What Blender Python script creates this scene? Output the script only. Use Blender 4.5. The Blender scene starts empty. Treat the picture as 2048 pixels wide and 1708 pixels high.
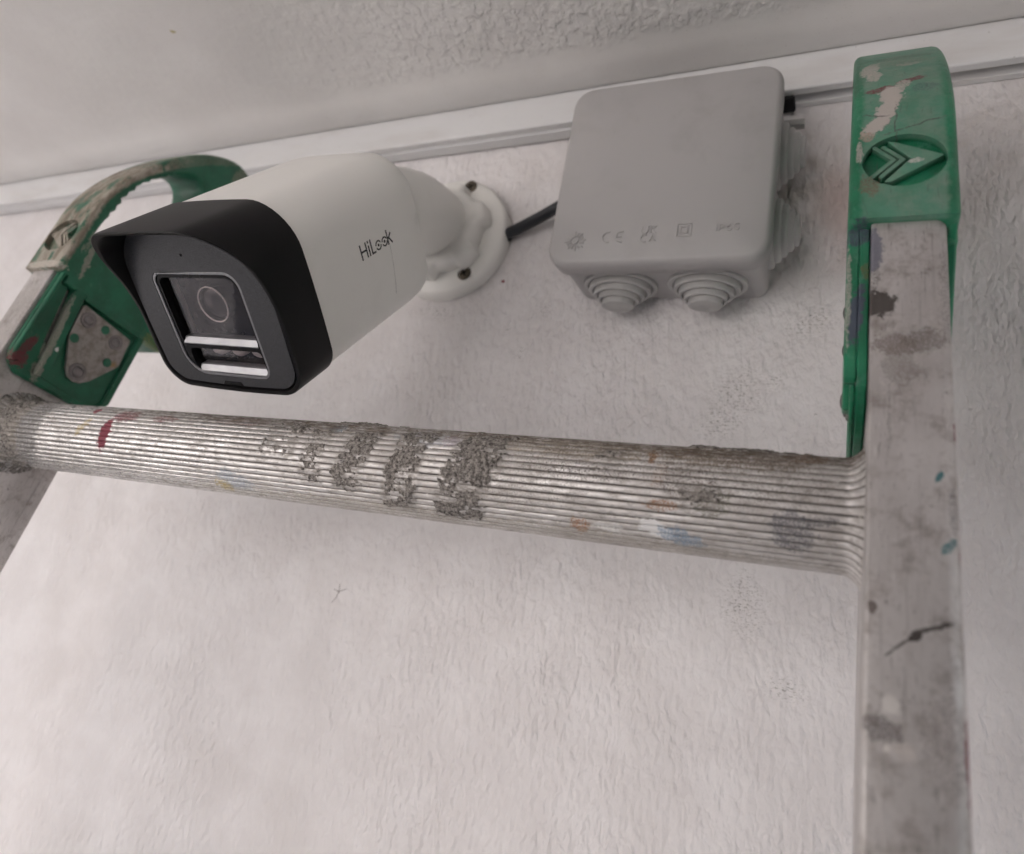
import bpy, bmesh, math
import numpy as np
from mathutils import Matrix, Vector
from mathutils.geometry import tessellate_polygon

MM = 0.001
R = math.radians
scene = bpy.context.scene
COL = scene.collection

# ------------------------------------------------------------------ camera
def basis(yaw, pitch, roll):
    cy, sy, cp, sp = math.cos(yaw), math.sin(yaw), math.cos(pitch), math.sin(pitch)
    f = Vector((sy*cp, cy*cp, sp)); r = Vector((cy, -sy, 0)); u = r.cross(f)
    cr, sr = math.cos(roll), math.sin(roll)
    return cr*r + sr*u, -sr*r + cr*u, f

cam_d = bpy.data.cameras.new("camera")
cam = bpy.data.objects.new("camera", cam_d)
COL.objects.link(cam)
cr_, cu_, cf_ = basis(R(-25.89), R(17.02), R(9.18))
M = Matrix((cr_, cu_, -cf_)).transposed().to_4x4()
M.translation = Vector((74.7, -317.7, -199.4)) * MM
cam.matrix_world = M
cam_d.sensor_fit = 'HORIZONTAL'
cam_d.sensor_width = 36.0
cam_d.lens = 1420.0 * 36.0 / 2048.0
cam_d.shift_y = -86.0 / 2048.0
cam_d.clip_start = 0.01
cam_d.clip_end = 500.0
cam_d.dof.use_dof = True
cam_d.dof.focus_distance = 0.245
cam_d.dof.aperture_fstop = 10.5
scene.camera = cam

# ------------------------------------------------------------------ sky and sun
SUN_EL, SUN_AZ = 45.0, 20.0          # azimuth: clockwise from +Y (the wall's inward side)
world = bpy.data.worlds.new("World")
scene.world = world
world.use_nodes = True
wn = world.node_tree.nodes
sky = wn.new('ShaderNodeTexSky')
sky.sky_type = 'NISHITA'
sky.sun_disc = False
sky.sun_elevation = R(SUN_EL)
sky.sun_rotation = R(SUN_AZ)
sky.dust_density = 3.0
sky.ozone_density = 0.6
wn['Background'].inputs['Strength'].default_value = 0.10
world.node_tree.links.new(sky.outputs[0], wn['Background'].inputs['Color'])
sd = bpy.data.lights.new("sun", 'SUN')
sd.energy = 3.5
sd.angle = R(0.53)
sd.color = (1.0, 0.96, 0.93)
so = bpy.data.objects.new("sun", sd)
COL.objects.link(so)
sv = Vector((math.sin(R(SUN_AZ))*math.cos(R(SUN_EL)), math.cos(R(SUN_AZ))*math.cos(R(SUN_EL)), math.sin(R(SUN_EL))))
so.rotation_euler = sv.to_track_quat('Z', 'Y').to_euler()
so.location = (-3, -3, 6)
scene.view_settings.view_transform = 'Standard'
scene.view_settings.look = 'None'
scene.view_settings.gamma = 1.0
scene.view_settings.use_curve_mapping = False
scene.view_settings.exposure = 1.60
scene.render.engine = 'CYCLES'
scene.cycles.use_denoising = True
scene.cycles.max_bounces = 4
scene.cycles.diffuse_bounces = 3
scene.cycles.caustics_reflective = False
scene.cycles.caustics_refractive = False
scene.cycles.glossy_bounces = 3
scene.cycles.use_adaptive_sampling = True
scene.cycles.adaptive_threshold = 0.04
scene.cycles.sample_clamp_indirect = 8.0

# ------------------------------------------------------------------ node helpers
class NT:
    def __init__(s, name):
        s.m = bpy.data.materials.new(name); s.m.use_nodes = True
        s.t = s.m.node_tree; s.n = s.t.nodes; s.bsdf = s.n['Principled BSDF']
        tc = s.n.new('ShaderNodeTexCoord')
        s.P = s.vm('SCALE', tc.outputs['Object'], scale=1000.0)      # object space, millimetres
    def link(s, v, sock):
        if hasattr(v, 'node'): s.t.links.new(v, sock)
        elif isinstance(v, (tuple, list)) and sock.type == 'RGBA': sock.default_value = tuple(v)[:3] + (1.0,)
        else: sock.default_value = v
    def vm(s, op, a, b=None, scale=None):
        n = s.n.new('ShaderNodeVectorMath'); n.operation = op
        s.link(a, n.inputs[0])
        if b is not None: s.link(b, n.inputs[1])
        if scale is not None: s.link(scale, n.inputs['Scale'])
        return n.outputs['Value' if op in ('LENGTH', 'DOT_PRODUCT', 'DISTANCE') else 'Vector']
    def math(s, op, a, b=0.0, c=0.0, clamp=False):
        n = s.n.new('ShaderNodeMath'); n.operation = op; n.use_clamp = clamp
        s.link(a, n.inputs[0]); s.link(b, n.inputs[1]); s.link(c, n.inputs[2])
        return n.outputs[0]
    def noise(s, scale=1.0, detail=4.0, rough=0.55, vec=None, stretch=None, dist=0.0, color=False, off=(0, 0, 0)):
        v = s.P if vec is None else vec
        if stretch or off != (0, 0, 0):
            v = s.vm('MULTIPLY', v, stretch or (1, 1, 1)); v = s.vm('ADD', v, off)
        n = s.n.new('ShaderNodeTexNoise')
        s.link(v, n.inputs['Vector']); n.inputs['Scale'].default_value = scale
        n.inputs['Detail'].default_value = detail; n.inputs['Roughness'].default_value = rough
        n.inputs['Distortion'].default_value = dist
        return n.outputs['Color' if color else 'Fac']
    def voronoi(s, scale=1.0, feature='F1', rnd=1.0, vec=None):
        n = s.n.new('ShaderNodeTexVoronoi'); n.feature = feature
        s.link(s.P if vec is None else vec, n.inputs['Vector']); n.inputs['Scale'].default_value = scale
        n.inputs['Randomness'].default_value = rnd
        return n.outputs['Distance']
    def ramp(s, v, a, b, lo=0.0, hi=1.0, smooth=True):
        n = s.n.new('ShaderNodeMapRange'); n.clamp = True
        n.interpolation_type = 'SMOOTHSTEP' if smooth else 'LINEAR'
        s.link(v, n.inputs['Value'])
        if a > b: a, b, lo, hi = b, a, hi, lo
        for k, x in zip(('From Min', 'From Max', 'To Min', 'To Max'), (a, b, lo, hi)): n.inputs[k].default_value = x
        return n.outputs['Result']
    def mix(s, f, a, b):
        n = s.n.new('ShaderNodeMix'); n.data_type = 'RGBA'
        s.link(f, n.inputs['Factor']); s.link(a, n.inputs['A']) if False else None
        s.link(f, n.inputs[0]); s.link(a, n.inputs[6]); s.link(b, n.inputs[7])
        return n.outputs[2]
    def mixf(s, f, a, b):
        n = s.n.new('ShaderNodeMix'); n.data_type = 'FLOAT'
        s.link(f, n.inputs[0]); s.link(a, n.inputs[2]); s.link(b, n.inputs[3])
        return n.outputs[0]
    def attr(s, name):
        n = s.n.new('ShaderNodeAttribute'); n.attribute_name = name
        return n.outputs['Fac']
    def warp(s, amp, scale, detail=3.0, off=(0, 0, 0)):
        c = s.noise(scale, detail, color=True, off=off)
        c = s.vm('SUBTRACT', c, (0.5, 0.5, 0.5)); c = s.vm('SCALE', c, scale=2.0*amp)
        return s.vm('ADD', s.P, c)
    def blob(s, c, rad, vec=None, soft=0.3, rot=(0, 0, 0)):
        """1 inside an ellipsoid round c (mm), 0 outside"""
        v = s.vm('SUBTRACT', s.P if vec is None else vec, c)
        if any(rot):
            n = s.n.new('ShaderNodeVectorRotate'); n.rotation_type = 'EULER_XYZ'; n.invert = True
            s.link(v, n.inputs['Vector']); n.inputs['Rotation'].default_value = rot; v = n.outputs[0]
        v = s.vm('DIVIDE', v, rad)
        return s.ramp(s.vm('LENGTH', v), 1.0, 1.0 - soft)
    def bump(s, h, strength=1.0, dist=1.0, normal=None):
        n = s.n.new('ShaderNodeBump'); n.inputs['Strength'].default_value = strength
        n.inputs['Distance'].default_value = dist*MM
        s.link(h, n.inputs['Height'])
        if normal is not None: s.link(normal, n.inputs['Normal'])
        return n.outputs[0]
    def done(s, color=None, rough=None, metal=None, normal=None, spec=None):
        b = s.bsdf.inputs
        for k, v in (('Base Color', color), ('Roughness', rough), ('Metallic', metal), ('Normal', normal), ('Specular IOR Level', spec)):
            if v is not None: s.link(v, b[k])
        return s.m
    def comp(s, axis):
        n = s.n.new('ShaderNodeSeparateXYZ'); s.link(s.P, n.inputs[0]); return n.outputs[axis]

# ------------------------------------------------------------------ mesh helpers
def xf(verts, mat=None):
    v = np.asarray(verts, float).reshape(-1, 3)
    if mat is not None:
        m = np.array(mat); v = v @ m[:3, :3].T + m[:3, 3]
    return v

def obj(name, verts, faces, mat, parent=None, smooth=35.0, bevel=0.0, segs=2, kind=None, mx=None, attrs=None, subsurf=0):
    """verts in millimetres"""
    me = bpy.data.meshes.new(name)
    v = xf(verts, mx) * MM
    me.from_pydata(v.tolist(), [], [list(map(int, f)) for f in faces] if not isinstance(faces, np.ndarray) else faces.tolist())
    bm = bmesh.new(); bm.from_mesh(me)
    bmesh.ops.recalc_face_normals(bm, faces=bm.faces)
    bm.to_mesh(me); bm.free()
    if attrs:
        for k, a in attrs.items():
            at = me.attributes.new(k, 'FLOAT', 'POINT'); at.data.foreach_set('value', np.asarray(a, np.float32))
    me.shade_smooth()
    if smooth < 180: me.set_sharp_from_angle(angle=R(smooth))
    if mat is not None: me.materials.append(mat)
    o = bpy.data.objects.new(name, me); COL.objects.link(o)
    if parent is not None: o.parent = parent
    if bevel:
        b = o.modifiers.new('bevel', 'BEVEL'); b.width = bevel*MM; b.segments = segs
        b.limit_method = 'ANGLE'; b.angle_limit = R(35); b.harden_normals = True
    if subsurf:
        b = o.modifiers.new('sub', 'SUBSURF'); b.levels = b.render_levels = subsurf
    if kind: o['kind'] = kind
    return o

def empty(name, matrix, label, cat):
    o = bpy.data.objects.new(name, None); COL.objects.link(o)
    o.matrix_world = matrix; o.empty_display_size = 0.05
    o['label'] = label; o['category'] = cat
    return o

class MB:
    """collects several closed solids into one mesh"""
    def __init__(s): s.v = []; s.f = []
    def add(s, v, f):
        n = len(s.v); s.v += [tuple(p) for p in np.asarray(v, float)]; s.f += [[i+n for i in q] for q in f]; return s
    def box(s, x0, x1, y0, y1, z0, z1):
        v = [(x, y, z) for x in (x0, x1) for y in (y0, y1) for z in (z0, z1)]
        return s.add(v, [(0, 1, 3, 2), (4, 6, 7, 5), (0, 4, 5, 1), (2, 3, 7, 6), (0, 2, 6, 4), (1, 5, 7, 3)])
    def prism(s, outer, d0, d1, holes=(), to=lambda a, b, d: (a, b, d)):
        """outline in (a,b), extruded from d0 to d1"""
        loops = [list(outer)] + [list(h) for h in holes]
        flat = [p for l in loops for p in l]; n = len(flat)
        tri = tessellate_polygon([[Vector((p[0], p[1], 0)) for p in l] for l in loops])
        v = [to(p[0], p[1], d0) for p in flat] + [to(p[0], p[1], d1) for p in flat]
        f = [list(t) for t in tri] + [[i+n for i in reversed(t)] for t in tri]
        k = 0
        for l in loops:
            m = len(l)
            for i in range(m):
                a, b = k+i, k+(i+1) % m
                f.append([a, b, b+n, a+n])
            k += m
        return s.add(v, f)
    def rprism(s, outer, d0, d1, r, holes=(), to=lambda a, b, d: (a, b, d), k=3):
        """prism with rounded rims: outlines shrink towards both ends"""
        loops = [list(outer)] + [list(h) for h in holes]
        def area(l): return sum(l[i][0]*l[(i+1) % len(l)][1]-l[(i+1) % len(l)][0]*l[i][1] for i in range(len(l)))
        def off(l, w, inward):
            sg = (1 if area(l) > 0 else -1)*(1 if inward else -1); out = []
            for i, p in enumerate(l):
                a, b = np.array(l[i-1]), np.array(l[(i+1) % len(l)]); p = np.array(p)
                t1 = (p-a)/max(1e-9, np.linalg.norm(p-a)); t2 = (b-p)/max(1e-9, np.linalg.norm(b-p))
                m = t1+t2; m = m/max(1e-9, np.linalg.norm(m)); nn = np.array([-m[1], m[0]])*sg
                c = max(0.6, float(np.dot(m, t1))); out.append(tuple(p + nn*w/c))
            return out
        lay = [(d0 + r*(1-math.cos(q)), r*(1-math.sin(q))) for q in np.linspace(0, math.pi/2, k+1)]
        lay = lay + [(d1-(d-d0), w) for d, w in reversed(lay)]
        rings = []
        for d, w in lay:
            ls_ = [off(l, w, i == 0) for i, l in enumerate(loops)]
            rings.append((d, ls_))
        base = len(s.v); v = []; f = []; n = sum(len(l) for l in loops)
        for d, ls_ in rings: v += [to(p[0], p[1], d) for l in ls_ for p in l]
        for j in range(len(rings)-1):
            q = 0
            for l in loops:
                m = len(l)
                for i in range(m):
                    a, b = j*n+q+i, j*n+q+(i+1) % m; f.append([a, b, b+n, a+n])
                q += m
        tri = tessellate_polygon([[Vector((p[0], p[1], 0)) for p in l] for l in rings[0][1]])
        e = (len(rings)-1)*n
        f += [list(t) for t in tri] + [[i+e for i in reversed(t)] for t in tri]
        return s.add(v, f)
    def lathe(s, prof, axis_to, n=48, cap0=True, cap1=True):
        """prof: list of (radius, height); axis_to(x,y,h)"""
        v = []; f = []; m = len(prof)
        for (r, h) in prof:
            for i in range(n):
                t = 2*math.pi*i/n; v.append(axis_to(r*math.cos(t), r*math.sin(t), h))
        for j in range(m-1):
            for i in range(n):
                a = j*n+i; b = j*n+(i+1) % n; f.append([a, b, b+n, a+n])
        if cap0: f.append(list(range(n))[::-1])
        if cap1: f.append([(m-1)*n+i for i in range(n)])
        return s.add(v, f)
    def loft(s, rings, cap0=True, cap1=True, close=True):
        n = len(rings[0]); v = [p for r in rings for p in r]; f = []
        for j in range(len(rings)-1):
            for i in range(n if close else n-1):
                a = j*n+i; b = j*n+(i+1) % n; f.append([a, b, b+n, a+n])
        if cap0: f.append(list(range(n))[::-1])
        if cap1: f.append([(len(rings)-1)*n+i for i in range(n)])
        return s.add(v, f)
    def tube(s, pts, rad, n=10):
        pts = [Vector(p) for p in pts]; rings = []
        for i, p in enumerate(pts):
            t = (pts[min(i+1, len(pts)-1)] - pts[max(i-1, 0)]).normalized()
            a = t.orthogonal().normalized() if i == 0 else (a - t*a.dot(t)).normalized()
            b = t.cross(a); r = rad[i] if isinstance(rad, (list, tuple)) else rad
            r = float(r)
            rings.append([tuple(p + a*(r*math.cos(2*math.pi*q/n)) + b*(r*math.sin(2*math.pi*q/n))) for q in range(n)])
        return s.loft(rings)
    def obj(s, name, mat, parent=None, **k): return obj(name, s.v, s.f, mat, parent, **k)

def rrect(x0, x1, y0, y1, r, n=6):
    """rounded rectangle, counter-clockwise; r: one radius or (bl, br, tr, tl)"""
    rs = r if isinstance(r, (tuple, list)) else (r,)*4
    out = []
    for (cx, cy, a0, q) in ((x0, y0, 180, rs[0]), (x1, y0, 270, rs[1]), (x1, y1, 0, rs[2]), (x0, y1, 90, rs[3])):
        q = max(q, 0.01)
        ox = cx + q if cx == x0 else cx - q; oy = cy + q if cy == y0 else cy - q
        for t in np.linspace(0, 90, n+1): out.append((ox + q*math.cos(R(a0+t)), oy + q*math.sin(R(a0+t))))
    return out

def catmull(pts, per=6, closed=False):
    P = [np.array(p, float) for p in pts]; n = len(P); out = []
    rng = range(n if closed else n-1)
    for i in rng:
        g = (lambda k: P[k % n]) if closed else (lambda k: P[min(max(k, 0), n-1)])
        p0, p1, p2, p3 = g(i-1), g(i), g(i+1), g(i+2)
        for t in np.linspace(0, 1, per, endpoint=False):
            out.append(tuple(0.5*((2*p1) + (-p0+p2)*t + (2*p0-5*p1+4*p2-p3)*t*t + (-p0+3*p1-3*p2+p3)*t**3)))
    if not closed: out.append(tuple(P[-1]))
    return out

def circle(cx, cy, r, n=24, rx=None):
    return [(cx + (rx or r)*math.cos(2*math.pi*i/n), cy + r*math.sin(2*math.pi*i/n)) for i in range(n)]

def stroke(mb, pts, w, d0, d1, to, closed=False):
    """a flat ribbon of width w along a polyline, d0..d1 thick"""
    P = [np.array(p, float) for p in pts]; L, Rr = [], []
    P = [p for i, p in enumerate(P) if i == 0 or np.linalg.norm(p-P[i-1]) > 1e-4]
    if closed is False and len(P) > 2 and np.linalg.norm(P[0]-P[-1]) < 1e-4: P = P[:-1]; closed = True
    n = len(P)
    for i in range(n):
        a = P[i-1] if (i > 0 or closed) else P[i]; b = P[(i+1) % n] if (i < n-1 or closed) else P[i]
        t = b - a; t = t/np.linalg.norm(t); nn = np.array([-t[1], t[0]])
        k = 1.0
        if 0 < i < n-1 or closed:
            t1 = P[i]-P[i-1]; t1 = t1/np.linalg.norm(t1); k = 1/max(0.5, abs(float(np.dot(t1, t))))
        L.append(P[i] + nn*w/2*k); Rr.append(P[i] - nn*w/2*k)
    if closed: mb.prism([tuple(p) for p in Rr], d0, d1, holes=[[tuple(p) for p in L]], to=to)
    else: mb.prism([tuple(p) for p in L] + [tuple(p) for p in Rr[::-1]], d0, d1, to=to)

def arc(cx, cy, r, a0, a1, n=14, ry=None):
    return [(cx + r*math.cos(R(t)), cy + (ry or r)*math.sin(R(t))) for t in np.linspace(a0, a1, n)]

# smooth value noise for relief that is modelled into meshes
_rng = np.random.RandomState(7)
_tab = _rng.rand(512, 512)
def vnoise(x, y):
    xi = np.floor(x).astype(int); yi = np.floor(y).astype(int)
    fx = x-xi; fy = y-yi; fx = fx*fx*(3-2*fx); fy = fy*fy*(3-2*fy)
    g = lambda a, b: _tab[a % 512, b % 512]
    return (g(xi, yi)*(1-fx)+g(xi+1, yi)*fx)*(1-fy) + (g(xi, yi+1)*(1-fx)+g(xi+1, yi+1)*fx)*fy
def fbm(x, y, o=4, g=0.5):
    s = 0; a = 1; t = 0
    for i in range(o):
        s = s + a*vnoise(x*2**i + 17.3*i, y*2**i + 5.1*i); t += a; a *= g
    return s/t
sstep = lambda a, b, x: (lambda t: t*t*(3-2*t))(np.clip((x-a)/(b-a), 0, 1))

# ------------------------------------------------------------------ materials
def m_wall():
    n = NT('wall_paint')
    # roller stipple with small vertical runs; stains come from the 'mildew', 'grub' and 'rub' fields of the mesh
    big = n.noise(0.035, 3, 0.6)
    wv = n.warp(1.2, 0.12, 1.0)
    st = n.noise(0.31, 2.0, 0.45, stretch=(1.0, 1.0, 0.55), vec=wv)
    amp = n.ramp(n.noise(0.014, 2), 0.35, 0.65, 0.6, 1.1)
    pits = n.ramp(n.voronoi(0.055), 0.05, 0.0)
    h = n.math('ADD', n.math('MULTIPLY', n.ramp(st, 0.28, 0.75, smooth=False), amp), n.math('MULTIPLY', pits, 0.5))
    h = n.math('ADD', h, n.math('MULTIPLY', big, 0.5))
    col = n.mix(n.ramp(big, 0.35, 0.7), (0.745, 0.71, 0.705), (0.80, 0.77, 0.768))
    speck = n.noise(0.75, 5, 0.75, stretch=(0.8, 1, 1.4))
    mild = n.math('MULTIPLY', n.attr('mildew'), n.ramp(speck, 0.50, 0.66))
    col = n.mix(n.attr('grub'), col, (0.50, 0.45, 0.42))
    col = n.mix(n.attr('rub'), col, (0.55, 0.33, 0.30))
    col = n.mix(n.math('MULTIPLY', mild, 0.9), col, (0.19, 0.17, 0.135))
    dust = n.math('MULTIPLY', n.ramp(speck, 0.70, 0.73), 0.35)
    col = n.mix(dust, col, (0.2, 0.18, 0.16))
    col = n.mix(n.blob((-95, 0, -31.4), (1.2, 4, 1.1), soft=0.3), col, (0.22, 0.02, 0.03))
    return n.done(col, n.ramp(st, 0.3, 0.7, 0.42, 0.55), normal=n.bump(h, 1.0, 1.05), spec=0.35)

def m_ceiling():
    n = NT('ceiling_paint')
    y = n.comp(1)
    rag = n.math('ADD', y, n.math('MULTIPLY', n.math('SUBTRACT', n.noise(0.08, 3), 0.5), 14.0))
    tex = n.math('MULTIPLY', n.ramp(rag, -40, -50), n.ramp(n.comp(0), -260, -90, 0.12, 1.0))
    st = n.noise(0.22, 2.5, 0.5, vec=n.warp(2.0, 0.2, 1.0), stretch=(1.0, 0.62, 1))
    h = n.math('MULTIPLY', n.ramp(st, 0.36, 0.66), tex)
    h = n.math('ADD', h, n.math('MULTIPLY', n.noise(0.03, 1), 1.0))
    big = n.noise(0.014, 4, 0.6)
    col = n.mix(n.ramp(big, 0.35, 0.7), (0.76, 0.735, 0.71), (0.82, 0.80, 0.775))
    spk = n.ramp(n.noise(1.1, 1, 0.5), 0.73, 0.76)
    col = n.mix(n.math('MULTIPLY', spk, 0.35), col, (0.35, 0.32, 0.27))
    col = n.mix(n.blob((-275, -110, 80), (2.2, 1.2, 5), vec=n.warp(1, 0.7), rot=(0, 0, 0.5)), col, (0.42, 0.36, 0.15))
    return n.done(col, 0.40, normal=n.bump(h, 1.0, 0.6), spec=0.45)

def m_trunk():
    n = NT('trunking_plastic')
    d = n.noise(0.05, 4, 0.6, stretch=(0.25, 1, 1))
    col = n.mix(n.math('MULTIPLY', n.ramp(d, 0.45, 0.75), 0.6), (0.74, 0.735, 0.735), (0.60, 0.57, 0.55))
    sp = n.ramp(n.noise(0.8, 2, 0.6), 0.70, 0.76)
    col = n.mix(n.math('MULTIPLY', sp, 0.5), col, (0.3, 0.27, 0.24))
    return n.done(col, n.ramp(d, 0.4, 0.7, 0.28, 0.5), normal=n.bump(n.noise(0.12, 3), 0.25, 0.3))

def plastic(name, col, rough=0.4, dirt=(0.4, 0.37, 0.34), amt=0.25, bump=0.08, scale=0.06):
    n = NT(name)
    d = n.ramp(n.noise(scale, 5, 0.65, vec=n.warp(6, 0.05)), 0.48, 0.75)
    sp = n.ramp(n.noise(0.9, 2, 0.6), 0.72, 0.78)
    c = n.mix(n.math('MULTIPLY', d, amt), col, dirt)
    c = n.mix(n.math('MULTIPLY', sp, amt*0.7), c, dirt)
    return n.done(c, n.ramp(d, 0, 1, rough, min(1, rough+0.2)), normal=n.bump(n.noise(2.2, 3), bump, 0.15))

def m_body():
    n = NT('cctv_white')
    d = n.ramp(n.noise(0.04, 5, 0.65, vec=n.warp(6, 0.05)), 0.5, 0.78)
    c = n.mix(n.math('MULTIPLY', d, 0.16), (0.86, 0.84, 0.80), (0.62, 0.59, 0.55))
    w = n.warp(1.5, 0.3)
    g = n.noise(0.7, 3, 0.7)
    gr = n.ramp(g, 0.5, 0.62)
    return n.done(c, 0.38, normal=n.bump(n.noise(2.5, 3), 0.10, 0.1)), gr

def metal_paint(n, base, items, warp_amp=0.8, warp_scale=0.5):
    """wear marks with a shape of their own: (colour, centre, radii, rotation, strength, grit)"""
    w = n.warp(warp_amp*1.6, warp_scale*0.8, 4)
    rag = n.math('MULTIPLY', n.math('SUBTRACT', n.noise(0.75, 6, 0.72), 0.5), 1.5)
    gn = n.noise(2.1, 5, 0.75)
    col = base; mask = 0.0
    for colr, c, rad, rot, stren, grit in items:
        v = n.vm('SUBTRACT', w, c)
        if any(rot):
            q = n.n.new('ShaderNodeVectorRotate'); q.rotation_type = 'EULER_XYZ'; q.invert = True
            n.link(v, q.inputs['Vector']); q.inputs['Rotation'].default_value = rot; v = q.outputs[0]
        l = n.vm('LENGTH', n.vm('DIVIDE', v, tuple(x*1.25 for x in rad)))
        m = n.ramp(n.math('ADD', l, rag), 0.88, 0.70)
        if grit: m = n.math('MULTIPLY', m, n.ramp(gn, 0.5 - 0.2*(1-grit), 0.62 - 0.1*(1-grit)))
        m = n.math('MULTIPLY', m, stren)
        col = n.mix(m, col, colr); mask = n.math('MAXIMUM', mask, m)
    return col, mask

RED, WHT, TEAL, DRK, BLU, RST, YEL = (0.20, 0.025, 0.045), (0.72, 0.68, 0.64), (0.03, 0.16, 0.18), (0.055, 0.045, 0.04), (0.22, 0.30, 0.40), (0.30, 0.12, 0.03), (0.42, 0.30, 0.05)

def m_rail():
    n = NT('worn_aluminium')
    big = n.noise(0.05, 5, 0.65, stretch=(1, 1, 0.45))
    scr = n.noise(0.8, 4, 0.7, stretch=(1, 1, 0.04))
    col = n.mix(n.ramp(big, 0.35, 0.72), (0.64, 0.61, 0.595), (0.48, 0.45, 0.435))
    col = n.mix(n.math('MULTIPLY', n.ramp(scr, 0.55, 0.72), 0.6), col, (0.24, 0.22, 0.21))
    film = n.noise(0.16, 6, 0.75, off=(2, 11, 4))
    col = n.mix(n.math('MULTIPLY', n.ramp(film, 0.47, 0.70), 0.65), col, (0.25, 0.21, 0.185))
    spots = n.ramp(n.noise(0.35, 3, 0.65, off=(9, 3, 1)), 0.64, 0.74)
    col = n.mix(n.math('MULTIPLY', spots, 0.55), col, (0.13, 0.11, 0.10))
    sc2 = n.noise(1.6, 3, 0.7, stretch=(1.0, 1, 0.12), vec=n.warp(4.0, 0.03, 1.0))
    col = n.mix(n.math('MULTIPLY', n.ramp(sc2, 0.62, 0.68), 0.55), col, (0.16, 0.14, 0.13))
    col = n.mix(n.math('MULTIPLY', n.ramp(sc2, 0.36, 0.31), 0.5), col, (0.72, 0.70, 0.68))
    wsp = n.ramp(n.noise(0.45, 2, 0.6, off=(31, 7, 5)), 0.70, 0.74)
    col = n.mix(n.math('MULTIPLY', wsp, 0.7), col, (0.62, 0.58, 0.55))
    it = [(DRK, (178.6, -26, 48), (3.6, 6, 4.2), (0, 0.3, 0), 0.95, 0), (DRK, (177.2, -26, 58), (1.5, 6, 12), (0, 0, 0), 0.85, 0.7), ((0.16, 0.16, 0.20), (177.2, -26, 66), (2.2, 6, 7), (0, 0, 0), 0.9, 0),
          ((0.17, 0.13, 0.115), (182, -26, 36), (5, 6, 3.0), (0, 0, 0), 0.75, 0.2), ((0.17, 0.14, 0.125), (188.5, -26, 37), (4.5, 6, 3.2), (0, 0, 0), 0.75, 0.2), ((0.2, 0.17, 0.15), (183, -26, 30), (3.4, 6, 6), (0, 0, 0), 0.5, 0.3),
          (TEAL, (190.9, -26, 1.4), (0.6, 6, 1.6), (0, 0.5, 0), 0.9, 0), (TEAL, (192.1, -26, -14.2), (0.9, 6, 2.2), (0, 0.6, 0), 0.85, 0.2),
          (RED, (195, -26, 13), (0.9, 6, 4), (0, 0, 0), 0.9, 0), (RED, (195, -26, -13), (0.7, 6, 8), (0, 0, 0), 0.9, 0), (RED, (194.6, -26, -55), (0.8, 6, 9), (0, 0, 0), 0.8, 0),
          (DRK, (189, -26, -31.6), (4.4, 6, 0.55), (0, -0.35, 0), 0.9, 0), (DRK, (185.8, -26, -33.6), (1.4, 6, 0.8), (0, -0.6, 0), 1, 0), (DRK, (182.6, -26, -36.2), (3.6, 6, 0.3), (0, -0.75, 0), 0.8, 0),
          (WHT, (181.4, -26, -47.3), (1.6, 6, 1.5), (0, 0, 0), 0.55, 0), (WHT, (180.6, -26, -55.3), (0.7, 6, 0.7), (0, 0, 0), 0.9, 0), ((0.5, 0.45, 0.42), (183.5, -26, -55), (2.2, 6, 1.6), (0, 0, 0), 0.6, 0),
          ((0.09, 0.075, 0.075), (180, -26, -52), (3.6, 6, 2.4), (0, 0, 0), 0.75, 0.3), ((0.15, 0.12, 0.11), (190.5, -26, -53), (4, 6, 9), (0, 0, 0), 0.5, 0.6), ((0.14, 0.11, 0.10), (178.1, -26, -29), (0.9, 6, 1.5), (0, 0, 0), 0.9, 0),
          ((0.15, 0.12, 0.11), (193.5, -26, 52), (1.3, 6, 14), (0, 0, 0), 0.6, 0.8), ((0.12, 0.1, 0.1), (193.5, -26, -6), (1.2, 6, 5), (0, 0, 0), 0.6, 0.6), ((0.2, 0.18, 0.17), (181, -26, 15), (0.4, 6, 10), (0, 0, 0), 0.8, 0.8),
          ((0.3, 0.27, 0.24), (-186, -26, 40), (12, 8, 30), (0, 0, 0), 0.6, 0.5)]
    col, mask = metal_paint(n, col, it, 0.7, 0.35)
    rough = n.math('ADD', n.ramp(big, 0.3, 0.7, 0.36, 0.52), n.math('MULTIPLY', mask, 0.25), clamp=True)
    h = n.math('ADD', n.math('MULTIPLY', scr, 0.6), n.noise(0.25, 4, 0.65))
    return n.done(col, rough, n.math('SUBTRACT', 0.55, n.math('MULTIPLY', mask, 0.55)), n.bump(h, 0.35, 0.25))

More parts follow.
